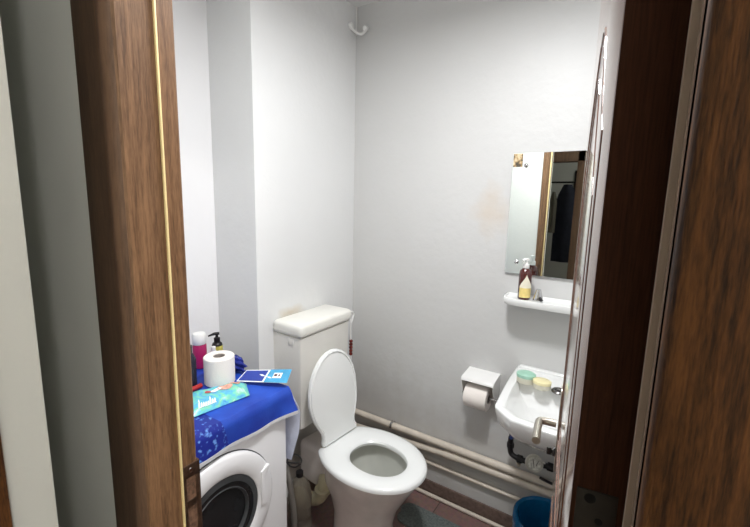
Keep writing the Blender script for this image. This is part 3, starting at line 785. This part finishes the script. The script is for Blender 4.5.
def trap(b): 
    tube(b, [(-.28, SY, .67), (-.28, SY, .55), (-.26, SY, .50), (-.20, SY, .49), (-.17, SY, .53), (-.12, SY, .55), (-.02, SY, .55)], .016, 14, 2)
single('drain_trap', WHITEP, trap, 'white drain trap under the middle of the wash basin', 'drain pipe', (-.2, SY, .5))
def bracket(b): tube(b, [(-.02, -.935, .66), (-.09, -.940, .655), (-.02, -.935, .60)], .004, 8)
single('sink_bracket', PLATE, bracket, 'small metal bracket under the left end of the wash basin', 'bracket', (-.02, -.935, .6))

# ------------------------------------------------------------------ waste bin
bn = thing('waste_bin', 'blue plastic waste bin on the floor below the wash basin', 'bin', (-.150, -1.112, 0))
BC = (-.162, -1.112, .012)
part('bucket', bn, BINM, lambda b: lathe(b, [(0, 0), (.088, 0), (.092, .004), (.114, .235), (.120, .238), (.120, .246), (.112, .246), (.108, .235), (.086, .010), (0, .008)], BC, 40))
def liner(b):
    rings = []
    for (r, z, w) in ((.1225, .19, .002), (.124, .225, .001), (.124, .250, 0), (.119, .256, .001), (.108, .248, .001), (.098, .19, .004), (.085, .10, .006)):
        rings.append([Vector((BC[0]+(r+w*math.sin(k*1.9))*math.cos(2*PI*k/48), BC[1]+(r+w*math.sin(k*1.9))*math.sin(2*PI*k/48), BC[2]+z+w*math.cos(k*2.3))) for k in range(48)])
    loft(b, rings, False, True)
part('bin_liner', bn, mat('liner_blue', (12, 90, 136), .25, var=.3, bump=.8, bscale=30), liner)

# ------------------------------------------------------------------ mirror, shelf, shelf things
mr = thing('mirror', 'frameless rectangular mirror on the right wall above the shelf', 'mirror', (0, -1.035, 1.23))
MY0, MY1, MZ0, MZ1 = -.838, -1.235, 1.232, 1.738
part('glass', mr, MIRR, lambda b: box(b, -.012, -.007, MY1, MY0, MZ0, MZ1, .0007, 1), smooth=False)
part('backing', mr, GREYM, lambda b: box(b, -.007, -.0005, MY1+.01, MY0-.01, MZ0+.01, MZ1-.01), smooth=False)
for (y, z) in ((-.893, 1.687), (-.884, 1.283), (-1.180, 1.687), (-1.180, 1.283)):
    part('clip', mr, METAL, lambda b: lathe(b, [(.009, 0), (.009, .003), (.005, .006), (0, .007)], (-.012, y, z), 16, (-1, 0, 0)))
def sticker_mat():
    m, t, b = nt('sticker_print'); N = t.nodes; L = t.links
    tc = N.new('ShaderNodeTexCoord'); n = N.new('ShaderNodeTexNoise'); n.inputs['Scale'].default_value = 60; n.inputs['Detail'].default_value = 4
    L.new(tc.outputs['Object'], n.inputs['Vector']); r = N.new('ShaderNodeValToRGB'); e = r.color_ramp.elements
    e[0].position = .38; e[0].color = (*lin((70, 62, 48)), 1); e[1].position = .62; e[1].color = (*lin((214, 196, 160)), 1)
    x = e.new(.5); x.color = (*lin((170, 140, 96)), 1)
    L.new(n.outputs['Fac'], r.inputs['Fac']); L.new(r.outputs['Color'], b.inputs['Base Color']); return m
part('sticker', mr, sticker_mat(), lambda b: box(b, -.0128, -.0121, -.878, -.840, 1.682, 1.736), 'small brown and cream patterned sticker', smooth=False)
sh = None
def shelf(b):
    P = [(-.001, -.856), (-.075, -.858), (-.105, -.866), (-.120, -.886), (-.124, -.92), (-.125, -1.10), (-.124, -1.28), (-.120, -1.32), (-.105, -1.342), (-.075, -1.35), (-.001, -1.352)]
    def r(s, z): return [(x*(s if x < -.01 else 1), -1.10+(y+1.10)*(.5+.5*s if s < 1 else 1), z) for x, y in P]
    loft(b, [r(.86, 1.112), r(.95, 1.115), r(.99, 1.124), r(1, 1.140), r(.99, 1.144), r(.95, 1.144), [(min(p[0], -.012), p[1], 1.1385) for p in r(.93, 1.138)]])
single('wall_shelf', PORC, shelf, 'white wall shelf with rounded corners below the mirror', 'shelf', (0, -1.10, 1.10), angle=30)
SZ = 1.1385
cb_ = (-.068, -.938, SZ)
sb = thing('soap_pump_bottle', 'dark red-brown pump bottle with white pump and cream label on the shelf', 'bottle', cb_)
part('bottle_body', sb, AMBER, lambda b: lathe(b, [(0, 0), (.023, 0), (.0255, .003), (.0255, .105), (.022, .120), (.012, .130), (.010, .134)], cb_, 32))
def sl(b):
    # teardrop and band label wrapped on the side facing the room
    def pt(a, z): 
        r = .0262; th = math.radians(205)+a
        return (cb_[0]+r*math.cos(th), cb_[1]+r*math.sin(th), SZ+z)
    V = [[b.verts.new(pt(w*(-1+k/6), z)) for k in range(13)] for z, w in ((.050, 1.1), (.058, 1.0), (.068, .8), (.078, .55), (.088, .32), (.097, .14), (.105, .02))]
    for a, c_ in zip(V, V[1:]):
        for k in range(12): b.faces.new((a[k], a[k+1], c_[k+1], c_[k]))
part('label_drop', sb, LABELW, sl, 'white teardrop label')
def sl2(b):
    V = []
    for z in (.010, .030, .054):
        V.append([b.verts.new((cb_[0]+.0261*math.cos(math.radians(205)+a), cb_[1]+.0261*math.sin(math.radians(205)+a), SZ+z)) for a in [(-1+2*k/10)*1.05 for k in range(11)]])
    for a, c_ in zip(V, V[1:]):
        for k in range(10): b.faces.new((a[k], a[k+1], c_[k+1], c_[k]))
part('label_band', sb, LABELY, sl2, 'yellow label band')
part('pump', sb, WHITEP, lambda b: (lathe(b, [(.012, .130), (.013, .132), (.013, .146), (.006, .148), (.005, .160), (.010, .162), (.010, .170), (0, .172)], cb_, 20), tube(b, [(cb_[0], cb_[1], SZ+.166), (cb_[0]-.014, cb_[1]+.006, SZ+.166), (cb_[0]-.024, cb_[1]+.009, SZ+.161)], .0055, 10)), 'white pump head')
cc = (-.078, -.996, SZ)
cf = thing('chrome_ornament', 'small cone-shaped chrome piece on the shelf right of the pump bottle', 'ornament', cc)
part('cone', cf, METAL, lambda b: lathe(b, [(0, 0), (.020, 0), (.021, .003), (.017, .020), (.011, .042), (.009, .050), (0, .052)], cc, 24))
part('spout', cf, BLACKP, lambda b: tube(b, [(cc[0]-.012, cc[1]-.010, SZ+.018), (cc[0]-.022, cc[1]-.018, SZ+.010)], .006, 10))

# ------------------------------------------------------------------ hook in the ceiling corner
hk = thing('wall_hook', 'small white curved hook in the upper room corner', 'hook', (-.02, -.01, 2.37))
part('arm', hk, WHITEP, lambda b: tube(b, [(-.055, -.004, 2.385), (-.035, -.022, 2.360), (-.015, -.045, 2.352), (-.014, -.070, 2.366)], .007, 12, 2))
part('knob', hk, WHITEP, lambda b: lathe(b, [(0, -.014), (.011, -.011), (.014, 0), (.011, .011), (0, .014)], (-.02, -.074, 2.374), 18, (1, 0, .2)))
part('knob', hk, WHITEP, lambda b: lathe(b, [(0, -.004), (.016, -.003), (.018, .006), (.012, .014), (0, .016)], (-.052, -.004, 2.388), 18, (0, -1, 0)))
single('corner_cable', WHITEP, lambda b: tube(b, [(-.006, -.006, ZC), (-.006, -.006, 2.36)], .004, 8), 'short white cable running up the room corner to the ceiling', 'cable', (-.006, -.006, 2.36))

# ------------------------------------------------------------------ clothes seen in the mirror, in the room across the corridor
rk = thing('clothes_rail', 'black clothes rail in the dark room seen in the mirror', 'clothes rail', (-4.25, -.15, 0))
part('bar', rk, BLACKP, lambda b: tube(b, [(-4.25, -.80, 1.83), (-4.25, .50, 1.83)], .012, 10))
for y in (-.80, .50):
    part('upright', rk, BLACKP, lambda b: tube(b, [(-4.25, y, 0), (-4.25, y, 1.83)], .014, 10))
def garment(b, yc, w, z0, z1, ph):
    rings = []
    for k in range(9):
        a = k/8; z = z1-(z1-z0)*a; ww = w*(.35+.65*min(1, a*5)); 
        rings.append([(-4.25+(.05+.02*math.sin(3*t+ph))*math.cos(t), yc+ww*.5*math.sin(t)*(1+.08*math.sin(5*t+ph+a)), z) for t in [2*PI*i/28 for i in range(28)]])
    loft(b, rings)
for (nm, lb, m, yc, w, z0, z1) in (('jacket', 'dark jacket nearest the right door post in the mirror reflection', GREYD, -.45, .28, .75, 1.80),
                                 ('coat', 'long black coat in the middle of the clothes rail in the mirror', GREYD, -.14, .22, .60, 1.78),
                                 ('shirt', 'grey-beige shirt hanging left of the dark jackets in the mirror', GREYM, -.30, .09, 1.15, 1.70)):
    bm = bmesh.new(); garment(bm, yc, w, z0, z1, yc*9); o = obj(nm, bm, m, None, (-4.25, yc, z0))
    if nm == 'shirt':
        for v in o.data.vertices: v.co.x += .09
    tag(o, lb, nm)
def fr(b):
    for (y0, y1, z0, z1) in ((-.66, -.40, 2.03, 2.06), (-.66, -.40, 1.74, 1.77), (-.42, -.39, 1.74, 2.06), (-.67, -.64, 1.74, 2.06)): box(b, -5.29, -5.26, y0, y1, z0, z1)
single('wall_frame', BLACKP, fr, 'black rectangular frame on the far wall seen in the mirror', 'picture frame', (-5.28, -.53, 1.74))

# ------------------------------------------------------------------ lights
lamp = thing('ceiling_lamp', 'round flat white lamp on the ceiling of the toilet room', 'lamp', (-.92, -.90, ZC))
part('housing', lamp, WHITEP, lambda b: lathe(b, [(.05, 0), (.05, -.07), (.13, -.09), (.14, -.10), (.14, -.125), (.128, -.130), (.128, -.122), (.0, -.120)], (-.92, -.90, ZC), 40))
part('diffuser', lamp, emit('diffuser_glow', (255, 250, 242), 8), lambda b: lathe(b, [(.0, -.1205), (.126, -.1205), (.120, -.134), (.0, -.138)], (-.92, -.90, ZC), 40))
al = bpy.data.lights.new('ceiling_lamp_light', 'AREA'); al.shape = 'DISK'; al.size = .22; al.energy = 23.5; al.color = (.985, .99, 1.0)
ao = bpy.data.objects.new('ceiling_lamp_light', al); C.objects.link(ao); ao.location = (-.92, -.90, ZC-.142)
def point(name, loc, power, col, r):
    l = bpy.data.lights.new(name, 'POINT'); l.energy = power; l.color = col; l.shadow_soft_size = r
    o = bpy.data.objects.new(name, l); C.objects.link(o); o.location = loc; return o
clamp_ = thing('ceiling_lamp', 'round white ceiling globe in the corridor behind the camera', 'lamp', (-2.2, -2.33, ZC))
part('globe', clamp_, emit('globe_glow', (255, 244, 225), 3), lambda b: lathe(b, [(.05, .06), (.08, .04), (.10, 0), (.08, -.06), (0, -.10)], (-2.2, -2.33, 2.43), 24))
point('corridor_light', (-2.2, -2.33, 2.28), 42, (1.0, .97, .93), .06)
fl = thing('ceiling_lamp', 'small round fill lamp added to the dark room across the corridor', 'lamp', (-4.0, -1.2, ZC))  # added lamp, brightens the clothes reflected in the mirror
part('globe', fl, emit('fill_globe_glow', (255, 240, 220), 2), lambda b: lathe(b, [(.04, .06), (.06, .04), (.07, 0), (.05, -.05), (0, -.07)], (-4.0, -1.2, 2.43), 24))
point('far_room_fill', (-4.0, -1.2, 2.28), 7, (1.0, .96, .9), .07)
w = bpy.data.worlds.new('world'); sc.world = w; w.use_nodes = True
w.node_tree.nodes['Background'].inputs['Color'].default_value = (.5, .5, .55, 1); w.node_tree.nodes['Background'].inputs['Strength'].default_value = .02

for o in list(bpy.data.objects):
    if '_local' in o: del o['_local']

# ------------------------------------------------------------------ camera
f_px = 399.3; ya, pi_, ro = [math.radians(a) for a in (33.31, 8.95, 1.27)]
F = Vector((math.cos(ya)*math.cos(pi_), math.sin(ya)*math.cos(pi_), -math.sin(pi_)))
r = Vector((math.sin(ya), -math.cos(ya), 0)); u = r.cross(F)
Rr = math.cos(ro)*r + math.sin(ro)*u; U = -math.sin(ro)*r + math.cos(ro)*u
cam = bpy.data.cameras.new('camera'); co = bpy.data.objects.new('camera', cam); C.objects.link(co)
M = Matrix((Rr, U, -F)).transposed().to_4x4(); M.translation = Vector((-1.77, -1.31, 1.53)); co.matrix_world = M
cam.sensor_fit = 'HORIZONTAL'; cam.sensor_width = 36; cam.lens = 36*f_px/750; cam.clip_start = .02
sc.camera = co
sc.view_settings.view_transform = 'Standard'; sc.view_settings.look = 'None'; sc.view_settings.gamma = 1
sc.view_settings.use_curve_mapping = False; sc.view_settings.exposure = 0
sc.cycles.diffuse_bounces = 8; sc.cycles.max_bounces = 12
